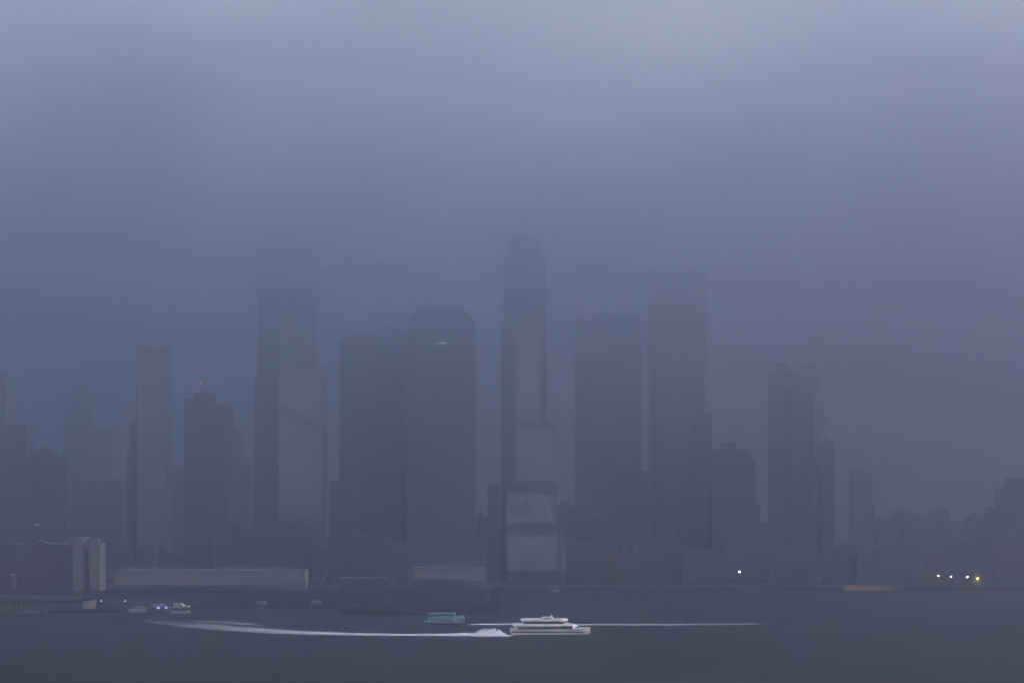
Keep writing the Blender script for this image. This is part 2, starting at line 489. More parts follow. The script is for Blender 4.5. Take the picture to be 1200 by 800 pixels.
b.panes(593, 652.6, 579, 613, 9.2, 5, 11)
b.panes(593, 652.6, 626, 668, 15, 5, 10)
b.panel('belt', 593, 653.2, 614.5, 624.5, 'louvre', 15.3)
b.box('annexe', 571.5, 586.6, 567, None, 30, 'dark_glass', dd=-2)
b.box('podium', 652, 663.5, 642, None, 24, 'grey_glass', dd=-12)
b.lamp(630, 382, .35, 'window_lit')

tower('hotel_block', 'dark mid-rise block just right of the set-back tower', 1990, 651, 690, 592, 'brick', cat='building')

# ---- right of centre
b = tower('broad_tower', 'broad dim tower right of the set-back tower, top dissolving in cloud', 2240, 675, 752, 372, 'dark_glass', kit=False)
b.prism('wing', [(738, -12), (762, -12), (762, -1), (738, -1)], 552, None, 'dark_glass')
b.panel('glass_curtain_wall', 704, 750, 410, 548, 'mid_glass')
b = Building('tall_slab_tower', 'tall straight slab tower rising highest on the right of centre', 2150, 798)
b.prism('wall', [(763, 12), (769, 0), (826, 0), (830, 8), (830, 44), (763, 44)], 319, None, 'dark_glass')
b.prism('wing', [(815, -5), (834, -5), (834, 6), (830.4, 6), (827, -.3), (815, -.3)], 484, None, 'dark_glass')
b.panel('glass_curtain_wall', 776, 812, 330, 575, 'mid_glass', .5)
b.box('parapet', 765, 828, 317, 319, 30, 'louvre', dd=6)
b.box('pale_window', 781, 784, 483.3, 484.3, .3, 'grey_glass', dd=-.9)  # short strip of grey glass, no emission
b = Building('stepped_block', 'dark mid-height block with stepped roof right of the tall slab tower', 2080, 862)
b.box('wall', 834.3, 885, 537, None, 40, 'dark_glass')
b.box('wall', 834.3, 881, 526, 537, 34, 'dark_glass', dd=3)
b.box('crown', 847, 863, 518, 526, 20, 'louvre', dd=6)
b.box('annexe', 885.2, 891, 590, None, 22, 'dark_glass', dd=4)

# ---- twin slab tower with bridge crown
b = Building('twin_slab_tower', 'twin dark slabs joined by a pale notched crown, towards the right', 2060, 936)
b.box('wall', 905, 921.5, 434, None, 36, 'dark_glass')
b.box('wall', 921.6, 926.4, 455, None, 26, 'grey_glass', dd=8)
b.box('wall', 926.5, 950, 455, None, 38, 'dark_glass', dd=-3)
b.box('wall', 950.1, 968, 458, None, 30, 'grey_glass', dd=6)
b.prism('crown', [(908, 2), (961, 2), (961, 34), (908, 34)], [430, 440, 440, 430], 455, 'mid_glass')
b.box('crown_wing', 911, 924, 424, 432, 20, 'mid_glass', dd=4)
b.box('crown_wing', 940, 957, 425, 438, 20, 'mid_glass', dd=4)
b.panel('pilaster', 955, 955.8, 460, 655, 'pale_glass', -5.4)
b = tower('narrow_slab', 'narrow dark slab leaning against the right side of the twin slab tower', 2040, 968.5, 978, 516, 'dark_glass', kit=False)
b.box('wall', 963.5, 968.3, 524, None, 26, 'mid_glass', dd=3)
b.box('roof_house', 969, 973, 513, 516, 10, 'louvre', dd=3)
b = Building('pointed_tower', 'faint narrow tower with slanting roof, alone in fog at right', 2550, 1011)
b.prism('wall', [(1000, 0), (1022, 0), (1022, 34), (1000, 34)], [546, 556, 556, 546], None, 'dark_glass')
b.box('wall', 1022.2, 1026, 590, None, 20, 'masonry', dd=4)
b.box('mast', 1001.6, 1002.2, 541, 546.5, .8, 'dark_metal', dd=8)

# ---- right distance
for (x0, x1, yt, DD, mm, lab) in (
    (1026, 1052, 608, 2600, 'masonry', 'faint low block right of the lone pointed tower'),
    (1052, 1068, 598, 2700, 'dark_glass', 'faint low block with a small roof hut, second right of the pointed tower'),
    (1068, 1096, 604, 2650, 'masonry', 'faint wide block in the low skyline between pointed tower and right edge'),
    (1096, 1112, 596, 2600, 'dark_glass', 'slightly taller faint block in the low skyline at right'),
    (1112, 1150, 612, 2550, 'masonry', 'faint long low block left of the stepped block at right edge'),
    (1138, 1166, 604, 2400, 'masonry', 'dim block touching the left side of the stepped right edge block')):
    tower('distant_block', lab, DD, x0, x1, yt, mm, cat='building')
b = Building('stepped_block', 'dark stepped block cut by the right edge of the picture', 2180, 1190)
b.box('wall', 1164, 1230, 594, None, 36, 'masonry')
b.box('wall', 1174, 1230, 571, 594, 30, 'dark_glass', dd=3)
b.box('crown', 1184, 1230, 560, 571, 20, 'dark_glass', dd=6)

# ---- shoreline mid-rises: each one its own block
random.seed(21)
low = [
    (66, 84, 640, 1935, 'masonry', 'narrow grey block right of the dark brick warehouse'),
    (118, 150, 640, 2040, 'dark_glass', 'dark mid-rise just right of the pale ventilation tower'),
    (186, 214, 652, 1990, 'brick', 'low brick block at the foot of the slim pale tower'),
    (214, 246, 640, 1985, 'dark_glass', 'dark block at the foot of the beacon tower'),
    (246, 249.5, 628, 1970, 'masonry', 'thin grey stair tower above the long pier shed'),
    (250, 300, 622, 2060, 'brick', 'broad brick block left of the slanting truss tower'),
    (300, 366, 616, 2050, 'masonry', 'broad dark block at the foot of the slanting truss tower'),
    (384, 440, 628, 1950, 'brick', 'brick block at the foot of the broad dark tower'),
    (440, 478, 640, 1930, 'masonry', 'dark block between the broad and round-shouldered towers'),
    (690, 716, 610, 2090, 'brick', 'brick mid-rise at the foot of the broad dim tower'),
    (716, 764, 596, 2110, 'masonry', 'grey mid-rise left of the foot of the tall slab tower'),
    (664, 700, 640, 1940, 'masonry', 'low grey block on the shore right of the set-back tower'),
    (700, 752, 652, 1915, 'brick', 'low brick block on the shore under the broad dim tower'),
    (752, 800, 634, 1935, 'dark_glass', 'dark low block on the shore under the tall slab tower'),
    (800, 846, 648, 1925, 'masonry', 'low block on the shore left of the brightest lamp'),
    (846, 906, 613, 1960, 'dark_glass', 'dark block on the shore behind the brightest lamp'),
    (905, 952, 650, 1920, 'brick', 'low brick block on the shore under the twin slab tower'),
    (948, 982, 660, 1905, 'masonry', 'small low block on the shore right of the twin slab tower'),
    (982, 1004, 640, 1930, 'dark_glass', 'dark low block on the shore left of the barge'),
    (1004, 1030, 652, 1915, 'masonry', 'paler low block on the shore behind the barge'),
    (1030, 1082, 640, 2000, 'masonry', 'low grey block on the shore right of the barge'),
    (1082, 1106, 646, 1925, 'brick', 'small brick block behind the pair of shore lamps'),
    (1106, 1140, 642, 1960, 'dark_glass', 'dark low block behind the third shore lamp'),
    (1140, 1166, 636, 1990, 'masonry', 'low grey block above the amber lamp'),
    (1166, 1204, 630, 1950, 'brick', 'brick block on the shore at the right edge')]
for (x0, x1, yt, DD, mm, lab) in low:
    b = tower('shore_block', lab, DD, x0, x1, yt, mm, depth=26, cat='building')
    b.box('parapet', x0 - .2, x1 + .2, yt - .9, yt, 1.0, 'roof', dd=-.25)
    for k_ in range(random.choice((0, 1, 2))):
        px_ = random.uniform(x0 + 3, x1 - 3); zt = Z(yt, DD); xx_ = X(px_, DD)
        tk = MB().tube((xx_, DD + 9, zt + 3), (xx_, DD + 9, zt + 7), 2.0, 2.0, 9).tube((xx_, DD + 9, zt + 7), (xx_, DD + 9, zt + 8.4), 2.2, .2, 9).build('water_tank', M['timber'], b.r)
        for sx, sy in ((-1, -1), (1, -1), (-1, 1), (1, 1)):
            MB().bar((xx_ + 1.3 * sx, DD + 9 + 1.3 * sy, zt), (xx_ + 1.3 * sx, DD + 9 + 1.3 * sy, zt + 3), .16).build('leg', M['dark_metal'], tk)
    if x1 - x0 > 24:
        b.box('setback', x0 + (x1 - x0) * .15, x0 + (x1 - x0) * .6, yt - 5.5, yt, 14, mm, dd=7)

# ---- dark brick warehouse at left
b = Building('brick_warehouse', 'dark red-brown brick warehouse with low pediment at the left edge', 1766, 40, 'warehouse')
b.box('wall', -40, 19, 637, None, 40, 'red_brick', dd=2)
b.box('wall', 19.2, 72, 637, None, 40, 'red_brick')
b.prism('wall', [(72.2, 0), (83, 6), (83, 40), (72.2, 40)], 640, None, 'red_brick')
q = MB(); D = b.D
pr = [(26, 636.8), (34, 634), (41, 633), (50, 634.4), (58, 636.8)]; n = len(pr)
P = [(X(a, D), D + .5, Z(c, D)) for a, c in pr] + [(X(a, D), D + 20, Z(c, D)) for a, c in pr]
q.poly(P, [tuple(range(n)), tuple(reversed(range(n, 2*n)))] + [(i, (i+1) % n, n+(i+1) % n, n+i) for i in range(n)])
q.build('pediment', M['red_brick'], b.r)
b.box('pier', 18.6, 19.6, 636, None, .8, 'louvre', dd=-.9)
for k in range(5): b.panel('pilaster', 27 + k * 9, 27.9 + k * 9, 641, 690, 'red_brick', .5)

b = Building('white_kiosk', 'small pale upright kiosk in front of the brick warehouse', 1752, 15, 'kiosk')
b.box('wall', 12.6, 17, 674, None, 3, 'white_roof')
b.prism('roof', [(12.2, -.4), (17.4, -.4), (17.4, 3.4), (12.2, 3.4)], [674, 674, 672, 672], 674.2, 'white_roof')

# ---- pale ventilation tower
b = Building('ventilation_tower', 'pale stone ventilation tower with a tall dark slot in its face', 1760, 100, 'tower')
b.box('wall', 85.5, 97.6, 630.5, None, 24, 'stone')
b.box('wall', 105, 117, 637, None, 24, 'stone')
b.box('wall', 97.7, 104.9, 637, 643.5, 24, 'stone')
b.box('recess', 97.7, 104.9, 643.7, None, 8, M['black_slot'], dd=14)
b.box('cornice', 85, 98, 629.5, 630.5, 25, 'stone', dd=-.5)
b.box('cornice', 98.1, 117.5, 636, 637, 25, 'stone', dd=-.5)
b.box('roof_house', 100, 112, 631, 636, 12, 'roof', dd=8)

# ---- left front dock
Dd = 64 * 2640 / 117.0
def dock(name, label, x0, x1, D, depth, top, fas='pier', piles=True, line=None):
    r = root(name, (X((x0 + x1) / 2, D), D, 0), label, 'pier')
    MB().box(X(x0, D), X(x1, D), D, D + depth, top - 1.0, top).build('deck', M[fas], r)
    if line:
        MB().box(X(x0, D), X(x1, D), D - .25, D + .2, top + .02, top + line).build('kerb', M['white_roof'], r)
    if piles:
        n = int((x1 - x0) / 5)
        for k in range(n):
            px = x0 + (k + .5) * (x1 - x0) / n
            MB().tube((X(px, D), D + .7, -1.2), (X(px, D), D + .7, top - 1.0), .45).build('pile', M['timber'], r)
    return r
r = dock('ferry_pier', 'grey concrete pier with a pale rail line at the lower left', -60, 97, Dd, 48, 7.5, line=None)
MB().box(X(-60, Dd), X(97, Dd), Dd + 1, Dd + 47, .4, 6.3).build('pier_skirt', M['concrete'], r)
for k in range(30):
    px = -58 + k * 5.2
    D2 = Dd + 3
    MB().bar((X(px, D2), D2, 7.5), (X(px, D2), D2, 10.2), .08).build('post', M['concrete'], r)
MB().box(X(-60, Dd + 3), X(97, Dd + 3), Dd + 2.8, Dd + 3.2, 10.1, 10.5).build('rail', M['white_roof'], r)
MB().box(X(-60, Dd + 3), X(97, Dd + 3), Dd + 2.9, Dd + 3.1, 7.7, 10.05).build('balustrade', M['concrete'], r)
r = dock('floating_pontoon', 'low dark floating pontoon in front of the lower left pier', 56, 133, 64 * 2640 / 118.5, 26, 1.8)
r = dock('long_pier', 'long dark open pier in the middle reaching out towards the teal ferry', 398, 585, 64 * 2640 / 120.0, 437, 2.59)
for px, wd, hh, back in ((412, 9, 2.2, 40), (436, 4, 1.4, 14), (447, 14, 3.0, 90), (489, 6, 2.0, 25), (520, 12, 2.6, 150), (556, 5, 1.6, 60), (566, 8, 3.2, 200)):
    D2 = 1420 + back
    MB().box(X(px, D2), X(px + wd, D2), D2, D2 + 6, 2.61, 2.6 + hh).build('storage_box', M['hull_dark'], r)
r = dock('side_pier', 'dark pier beside the long middle pier, below the long shed', 226, 400, 64 * 2640 / 114.0, 363, 2.58)
MB().box(X(300, 1500), X(312, 1500), 1500, 1506, 2.6, 5).build('hut', M['grey_glass'], r)
MB().box(X(365, 1510), X(376, 1510), 1510, 1516, 2.6, 5.5).build('hut', M['grey_glass'], r)

# ---- pier sheds
dock('shed_pier', 'dark pier deck carrying the long pale-walled shed', 128.5, 285, 1770, 75, 2.58)
def shed(name, label, x0, x1, yt, yb, D, depth, end_post=None, seed=1, cols=14, clutter=20):
    rr = random.Random(seed)
    r = root(name, (X((x0 + x1) / 2, D), D, GZ), label, 'pier shed')
    MB().box(X(x0 + 1, D), X(x1 - 1, D), D + 2, D + depth - 1, GZ, Z(yb, D)).build('wall', M['hull_dark'], r)
    MB().box(X(x0, D), X(x1, D), D, D + depth, Z(yb, D) + .02, Z(yt, D)).build('upper_storey', M['white_roof'], r)
    MB().box(X(x0 - .4, D), X(x1 + .4, D), D - .5, D + depth + .5, Z(yt, D) + .02, Z(yt, D) + .6).build('cornice', M['concrete'], r)
    for k in range(cols + 1):
        px = x0 + 1.5 + (x1 - x0 - 3) * k / cols
        MB().box(X(px, D) - .4, X(px, D) + .4, D + .2, D + 1, GZ, Z(yb, D)).build('column', M['white_roof'] if k in end_post else M['timber'], r)
    for k in range(clutter):
        px = x0 + 3 + (x1 - x0 - 8) * rr.random()
        ww = rr.uniform(.8, 2.6); hh = rr.uniform(1.2, 4.4)
        y = D + 3 + rr.random() * (depth - 8)
        MB().box(X(px, D) - ww, X(px, D) + ww, y, y + 2, Z(yt, D) + .6, Z(yt, D) + .6 + hh).build('roof_vent', M[rr.choice(['concrete', 'dark_metal', 'white_roof', 'white_roof'])], r)
    return r
shed('long_pier_shed', 'long pale-walled pier shed with cluttered roof at left', 133.5, 357, 669, 685.5, 1780, 34, (0,), 3, 22, 46)
shed('short_pier_shed', 'shorter pale-walled pier shed above the teal ferry', 484.5, 568, 665.5, 679.5, 1780, 32, (8,), 5, 8, 12)
b = Building('shed_ramp_house', 'low pale lean-to at the right end of the shorter pier shed', 1772, 566, 'shed')
b.prism('wall', [(545, 0), (577, 0), (577, 8), (545, 8)], [681, 684, 684, 681], 690, 'concrete')
r = root('open_canopy', (X(425, 1790), 1790, GZ), 'long low canopy with a thin white roof on posts left of the shorter shed', 'canopy')
D = 1790
MB().box(X(397.5, D), X(452, D), D, D + 14, Z(678.2, D), Z(676.6, D)).build('roof', M['white_roof'], r)
for px in (398, 411, 425, 438, 451.5):
    MB().box(X(px, D) - .45, X(px, D) + .45, D + .3, D + 1.2, GZ, Z(678.2, D)).build('post', M['white_roof'], r)
MB().bar((X(399, D), D + 1, Z(678, D)), (X(412, D), D + 1, Z(684, D)), .35).build('brace', M['rust'], r)
MB().box(X(399, D), X(450, D), D + 10, D + 12, GZ, Z(682, D)).build('low_wall', M['masonry'], r)
r = root('railing', (X(368, 1774), 1774, GZ), 'thin pale railing along the shore below the pier sheds', 'railing')
MB().box(X(330, 1774), X(396, 1774), 1774, 1774.4, GZ + .9, GZ + 2.0).build('rail', M['white_roof'], r)
for k in range(12):
    px = 331 + k * 5.8
    MB().box(X(px, 1774) - .15, X(px, 1774) + .15, 1774.05, 1774.35, GZ, GZ + .9).build('post', M['white_roof'], r)
b = Building('glass_pavilion', 'small pale pavilion between the canopy and the shorter pier shed', 1800, 459, 'pavilion')
b.box('wall', 453.5, 465, 674, None, 10, 'concrete')
b.box('roof', 452.5, 466, 672.6, 674, 11, 'roof', dd=-.5)

# ------------------------------------------------------------------ lamps along the shore
def street_lamp(px, py, D, m, label, size=.5, gz=GZ, group='lamps along the far shore'):
    size *= .75
    x, z = X(px, D), Z(py, D)
    r = root('street_lamp', (x, D, gz), label, 'street lamp', group)
    MB().tube((x + 1.2, D, gz), (x + 1.2, D, z + .5), .14, .09).build('pole', M['dark_metal'], r)
    MB().bar((x + 1.2, D, z + .5), (x, D, z + .5), .07).build('arm', M['dark_metal'], r)
    MB().box(x - size, x + size, D - size * .6, D + size * .6, z + size * .5, z + size * .5 + .15).build('lamp_head', M['dark_metal'], r)
    MB().ball((x, D, z), size).build('bulb', M[m], r)
street_lamp(866.5, 669.6, 1868, 'lamp', 'brightest white shore lamp, below the stepped block', .85)
street_lamp(885.5, 673.2, 1868, 'lamp_soft', 'small faint lamp just right of the brightest shore lamp', .4)
street_lamp(810, 676.5, 1868, 'lamp_soft', 'dim lamp on the shore below the tall slab tower', .5)
street_lamp(1045, 675, 1868, 'lamp', 'small lamp on the shore above the barge', .42)
street_lamp(1099.5, 674.3, 1868, 'lamp', 'left lamp of the row of three white shore lamps at right', .6)
street_lamp(1114.5, 675, 1868, 'lamp', 'middle lamp of the row of three white shore lamps at right', .5)
street_lamp(1133.5, 675.6, 1868, 'lamp', 'right lamp of the row of three white shore lamps, beside the small tower', .65)
street_lamp(1198, 673.5, 1868, 'lamp_soft', 'faint lamp at the right edge of the shore', .45)
street_lamp(643, 689.5, 1820, 'lamp_soft', 'small lamp on the moored work boat below the set-back tower', .45, gz=1.2)
for px, lab in ((118.5, 'pale dock lamp left of the three by the pontoon'), (132, 'dim middle dock lamp by the pontoon'), (146.5, 'bright right dock lamp beside the moored boats')):
    street_lamp(px, 703.6, 1460, 'lamp_soft', lab, .5 if px != 132 else .3, gz=0, group='lamps on the dock at left')

b = Building('signal_tower', 'small pale tower with an amber lamp on the shore at right', 1862, 1146, 'tower')
b.prism('wall', [(1141, 0), (1152, 0), (1151, 7), (1142, 7)], 677, None, 'stone')
b.prism('roof', [(1142, .6), (1151, .6), (1150, 6), (1143, 6)], 671, 677.1, 'concrete')
MB().ball((X(1145.5, 1862), 1861.2, Z(677.5, 1862)), .6).build('amber_lamp', M['lamp_amber'], b.r)
b.box('base', 1134, 1166, 688.5, None, 8, 'concrete', dd=-1.5)

# ------------------------------------------------------------------ trees on the shore
def tree_parts(seed, h):
    rr = random.Random(seed)
    q = MB(); q.tube((0, 0, 0), (0, 0, h * .55), .35, .16, 7)
    for k in range(6):
        a = rr.uniform(0, 6.28)
        q.tube((0, 0, h * rr.uniform(.3, .5)), (math.cos(a) * h * .25, math.sin(a) * h * .25, h * rr.uniform(.6, .85)), .13, .04, 5)
    t = q
    c = MB()
    for k in range(420):
        a = rr.uniform(0, 6.28); u = rr.random() ** .45
        lobe = 1 + .25 * math.sin(3 * a + seed)
        ph = rr.uniform(-1, 1)
        rad = h * .3 * u * math.sqrt(1 - ph * ph * .9) * lobe
        p = Vector((math.cos(a) * rad, math.sin(a) * rad, h * .68 + ph * h * .3 * u))
        n1 = Vector((rr.gauss(0, 1), rr.gauss(0, 1), rr.gauss(0, 1))).normalized(); n2 = n1.orthogonal().normalized()
        s_ = rr.uniform(.3, .6)
        c.poly([p + n1 * s_, p + n2 * s_ * .7, p - n1 * s_, p - n2 * s_ * .7], [(0, 1, 2, 3)])
    return t, c
protos = []
spots = [(121, 1872, 9), (127, 1876, 11), (375, 1880, 8), (384, 1876, 9), (470, 1884, 8), (596, 1870, 8), (612, 1872, 9), (634, 1874, 8), (676, 1870, 9), (704, 1873, 8),
         (742, 1870, 10), (776, 1872, 8), (830, 1870, 9), (850, 1874, 10), (912, 1872, 8), (960, 1870, 9), (1064, 1872, 9), (1076, 1874, 11), (1087, 1872, 9),
         (1160, 1872, 10), (1174, 1874, 9), (1186, 1872, 11)]
near = ['right of the pale ventilation tower', 'second right of the pale ventilation tower', 'right of the long pier shed', 'second right of the long pier shed', 'left of the shorter pier shed',
        'right of the shorter pier shed', 'at the foot of the set-back tower', 'right at the foot of the set-back tower', 'below the broad dim tower', 'right below the broad dim tower',
        'left below the tall slab tower', 'below the tall slab tower', 'right below the tall slab tower', 'left of the brightest shore lamp', 'below the twin slab tower', 'right below the twin slab tower',
        'right of the barge', 'second right of the barge', 'third right of the barge', 'right of the small amber-lit tower', 'second right of the small amber-lit tower', 'nearest to the right edge']
for i, (px, D, h) in enumerate(spots):
    k = i % 4
    if len(protos) <= k:
        t, c = tree_parts(k + 3, 9.0)
        r = root('shore_tree', (0, 0, 0), 'x', 'tree', 'trees along the far shore')
        protos.append((r, t.build('trunk', M['bark'], r), c.build('crown', M['leaf'], r)))
        rr_ = r
    else:
        r0, t0, c0 = protos[k]
        rr_ = r0.copy(); COL.objects.link(rr_)
        for ch in (t0, c0):
            d = ch.copy(); COL.objects.link(d); d.parent = rr_
    rr_.location = (X(px, D), D, GZ)
    rr_.scale = (h / 9 * 1.1, h / 9 * 1.1, h / 9); rr_.rotation_euler = (0, 0, i * 1.3)
    rr_['label'] = 'dark leafy tree on the shore ' + near[i]

# ------------------------------------------------------------------ boats
def hull(mb_, L0, L1, half, z0, z1, bow=1, flare=.35, n=14, bowlen=.25, rake=2.0):
    """lofted hull from stern L0 to bow L1 (x), closed top"""
    secs = []
    for i in range(n + 1):
        t = i / n
        x = L0 + (L1 - L0) * t
        wtop = half; wbot = half * (1 - flare * .4)
        if t > 1 - bowlen:
            u = (t - (1 - bowlen)) / bowlen
            wtop = half * math.sqrt(max(0.0, 1 - u ** 2.2)) + .05
            wbot = wbot * (1 - u) + .04
        secs.append((x, wtop, wbot, t))
    P = []
    for (x, a, c, t) in secs:
        xb = x - (rake * max(0, (t - .8) / .2) if bow > 0 else 0)
        zt = z1 + .5 * max(0, (t - .6) / .4) ** 2
        P += [(xb * 1.0, -c, z0), (x, -a, zt), (x, a, zt), (xb, c, z0)]
    F = []
    for i in range(n):
        o = i * 4; p = o + 4
        for k in range(4):
            k2 = (k + 1) % 4
            F.append((o + k, p + k, p + k2, o + k2))
    F += [(0, 1, 2, 3), (n*4+3, n*4+2, n*4+1, n*4)]
    mb_.poly(P, F); return mb_
def place(objs_root, loc, rz):
    objs_root.location = loc; objs_root.rotation_euler = (0, 0, rz)

# white three-deck catamaran ferry, heading right
DF = 1186.0; k = DF / 2640
r = root('passenger_ferry', (0, 0, 0), 'white three-deck passenger ferry speeding right with foam behind it', 'ferry')
def fx(px): return (px - 645) * k
def fz(py): return (743.6 - py) * k
hl = MB()
for s in (-1, 1):
    tmp = MB(); hull(tmp, fx(598), fx(693), 1.7, -.5, fz(740.9), rake=2.6, bowlen=.22)
    hl.poly([(a, c + s * 3.9, z) for a, c, z in tmp.v], tmp.f)
hl.build('hull', M['white'], r, smooth=False)
sd2 = MB(); hull(sd2, fx(598), fx(692.5), 5.4, fz(740.2), fz(737.0), rake=.6, bowlen=.26)
main = sd2.build('main_deck', M['white'], r)
MB().box(fx(599), fx(682), -5.72, -5.45, fz(741.4), fz(740.1)).build('rubbing_strake', M['boat_glass'], main)
cab = MB().prism([(fx(603), -4.9), (fx(671), -4.9), (fx(677), -2.4), (fx(677), 2.4), (fx(671), 4.9), (fx(603), 4.9)], fz(737.0) + .02, fz(733.0)).build('main_cabin', M['white'], r)
n_win = 15
for i in range(n_win):
    a = fx(606) + i * (fx(670) - fx(606)) / n_win
    MB().box(a, a + 1.84, -5.02, -4.92, fz(737.0), fz(734.1)).build('window', M['boat_glass'], cab)
    MB().box(a, a + 1.84, 4.92, 5.02, fz(737.0), fz(734.1)).build('window', M['boat_glass'], cab)
MB().prism([(fx(671.3), -4.7), (fx(677.2), -2.4), (fx(677.2), 2.4), (fx(671.3), 4.7)], fz(736.3), fz(734.5)).build('windscreen', M['boat_glass'], cab)
d2 = MB().prism([(fx(601), -5.1), (fx(663), -5.1), (fx(671), -2), (fx(671), 2), (fx(663), 5.1), (fx(601), 5.1)], fz(734.2), fz(731.2)).build('second_deck', M['white'], r)
up = MB().prism([(fx(612), -4.3), (fx(656), -4.3), (fx(662), -2), (fx(662), 2), (fx(656), 4.3), (fx(612), 4.3)], fz(731.2) + .02, fz(728.4)).build('upper_cabin', M['white'], r)
for i in range(11):
    a = fx(613) + i * (fx(656) - fx(613)) / 11
    MB().box(a, a + 1.68, -4.42, -4.32, fz(731.2), fz(728.3)).build('window', M['boat_glass'], up)
    MB().box(a, a + 1.68, 4.32, 4.42, fz(731.2), fz(728.3)).build('window', M['boat_glass'], up)
MB().prism([(fx(656.3), -4.2), (fx(662.2), -2), (fx(662.2), 2), (fx(656.3), 4.2)], fz(731.3), fz(728.9)).build('windscreen', M['boat_glass'], up)
MB().prism([(fx(660), -4.6), (fx(668), -4.2), (fx(672), -1.5), (fx(672), 1.5), (fx(668), 4.2), (fx(660), 4.6)], fz(731.2), [fz(729.6), fz(731), fz(731.6), fz(731.6), fz(731), fz(729.8)]).build('bow_cowl', M['white'], r)
rf = MB().prism([(fx(610.5), -4.7), (fx(658), -4.7), (fx(665), -2), (fx(665), 2), (fx(658), 4.7), (fx(610.5), 4.7)], fz(728.3), fz(725.6)).build('roof_deck', M['white'], r)
ph = MB().prism([(fx(634.5), -2.6), (fx(645), -2.6), (fx(646), 0), (fx(645), 2.6), (fx(634.5), 2.6)], fz(725.9), fz(723.3)).build('wheelhouse', M['white'], r)
MB().box(fx(635.5), fx(644), -2.68, -2.62, fz(725.5), fz(724.2)).build('window', M['boat_glass'], ph)
mst = MB().bar((fx(648.4), 0, fz(726)), (fx(645.6), 0, fz(720)), .45, .2).build('mast', M['white'], r)
MB().bar((fx(645.8), 0, fz(720)), (fx(645.4), 0, fz(716.8)), .09, .05).build('aerial', M['concrete'], mst)
MB().bar((fx(646.5), -1.2, fz(721.5)), (fx(646.5), 1.2, fz(721.5)), .1).build('radar_arm', M['white'], mst)
MB().bar((fx(662), 0, fz(726)), (fx(662.6), 0, fz(723.2)), .14).build('horn_post', M['white'], r)
for i in range(9):
    xx = fx(602) + i * 1.0
    MB().bar((xx, -5.0, fz(731.9)), (xx, -5.0, fz(731.9) + 1.1), .04).build('rail_post', M['white'], r)
MB().bar((fx(602), -5.0, fz(731.9) + 1.1), (fx(610), -5.0, fz(731.9) + 1.1), .05).build('handrail', M['white'], r)
MB().box(fx(618), fx(618.8), -5.0, -4.93, fz(736.6), fz(732)).build('door', M['boat_glass'], cab)
place(r, (X(645, DF), DF, 0), R(3))

# teal ferry, heading left
DT = 64 * 2640 / 130.6; k = DT / 2640
r = root('teal_ferry', (0, 0, 0), 'small teal and grey river ferry moving slowly left of the white ferry', 'ferry')
def tx(px): return (px - 521) * k
def tz(py): return (730.6 - py) * k
q = MB(); hull(q, -tx(541), -tx(496), 3.6, -.5, tz(729), bowlen=.3, rake=1.2)
q.v = [(-a, c, z) for a, c, z in q.v]
hh = q.build('hull', M['hull_dark'], r)
q = MB(); hull(q, -tx(541), -tx(495.5), 3.75, tz(728.95), tz(728.0), bowlen=.3, rake=0)
q.v = [(-a, c, z) for a, c, z in q.v]; q.build('gunwale', M['white'], r)
lc = MB().prism([(tx(500), -1.8), (tx(505), -3.2), (tx(534), -3.2), (tx(534), 3.2), (tx(505), 3.2), (tx(500), 1.8)], tz(728), [tz(726.5), tz(724), tz(724), tz(724), tz(724), tz(726.5)]).build('lower_cabin', M['teal_dark'], r)
for i in range(7):
    a = tx(506) + i * (tx(533) - tx(506)) / 7
    MB().box(a, a + 1.35, -3.28, -3.22, tz(727.0), tz(725.2)).build('window', M['boat_glass'], lc)
uc = MB().prism([(tx(501), -2.6), (tx(504), -3.3), (tx(534), -3.3), (tx(534), 3.3), (tx(504), 3.3), (tx(501), 2.6)], tz(723.9), tz(721.2)).build('upper_band', M['teal'], r)
for px in (503, 511, 519, 527, 533):
    for sgn in (-1, 1):
        MB().bar((tx(px), 3.0 * sgn, tz(721.2)), (tx(px), 3.0 * sgn, tz(719)), .07).build('canopy_post', M['teal_dark'], r)
MB().box(tx(501), tx(533), -3.3, 3.3, tz(719), tz(718.0)).build('canopy', M['teal'], r)
MB().box(tx(532.4), tx(534), -1.2, .4, tz(721.1), tz(716.8)).build('funnel', M['white'], r)
MB().bar((tx(533.2), -3.3, tz(728)), (tx(533.2), -3.3, tz(721.4)), .3).build('corner_post', M['white'], r)
ac = MB().box(tx(535), tx(544.5), -3.1, 3.1, tz(728.2), tz(721.8)).build('aft_cabin', M['teal_dark'], r)
MB().box(tx(535), tx(544.6), -3.2, 3.2, tz(722.6), tz(721.2)).build('aft_roof', M['teal'], ac)
MB().box(tx(540), tx(543), -3.2, -3.12, tz(726.5), tz(723.8)).build('window', M['boat_glass'], ac)
MB().box(tx(536), tx(538), -3.2, -3.12, tz(728), tz(723.8)).build('door', M['teal'], ac)
place(r, (X(521, DT), DT, 0), R(-2))

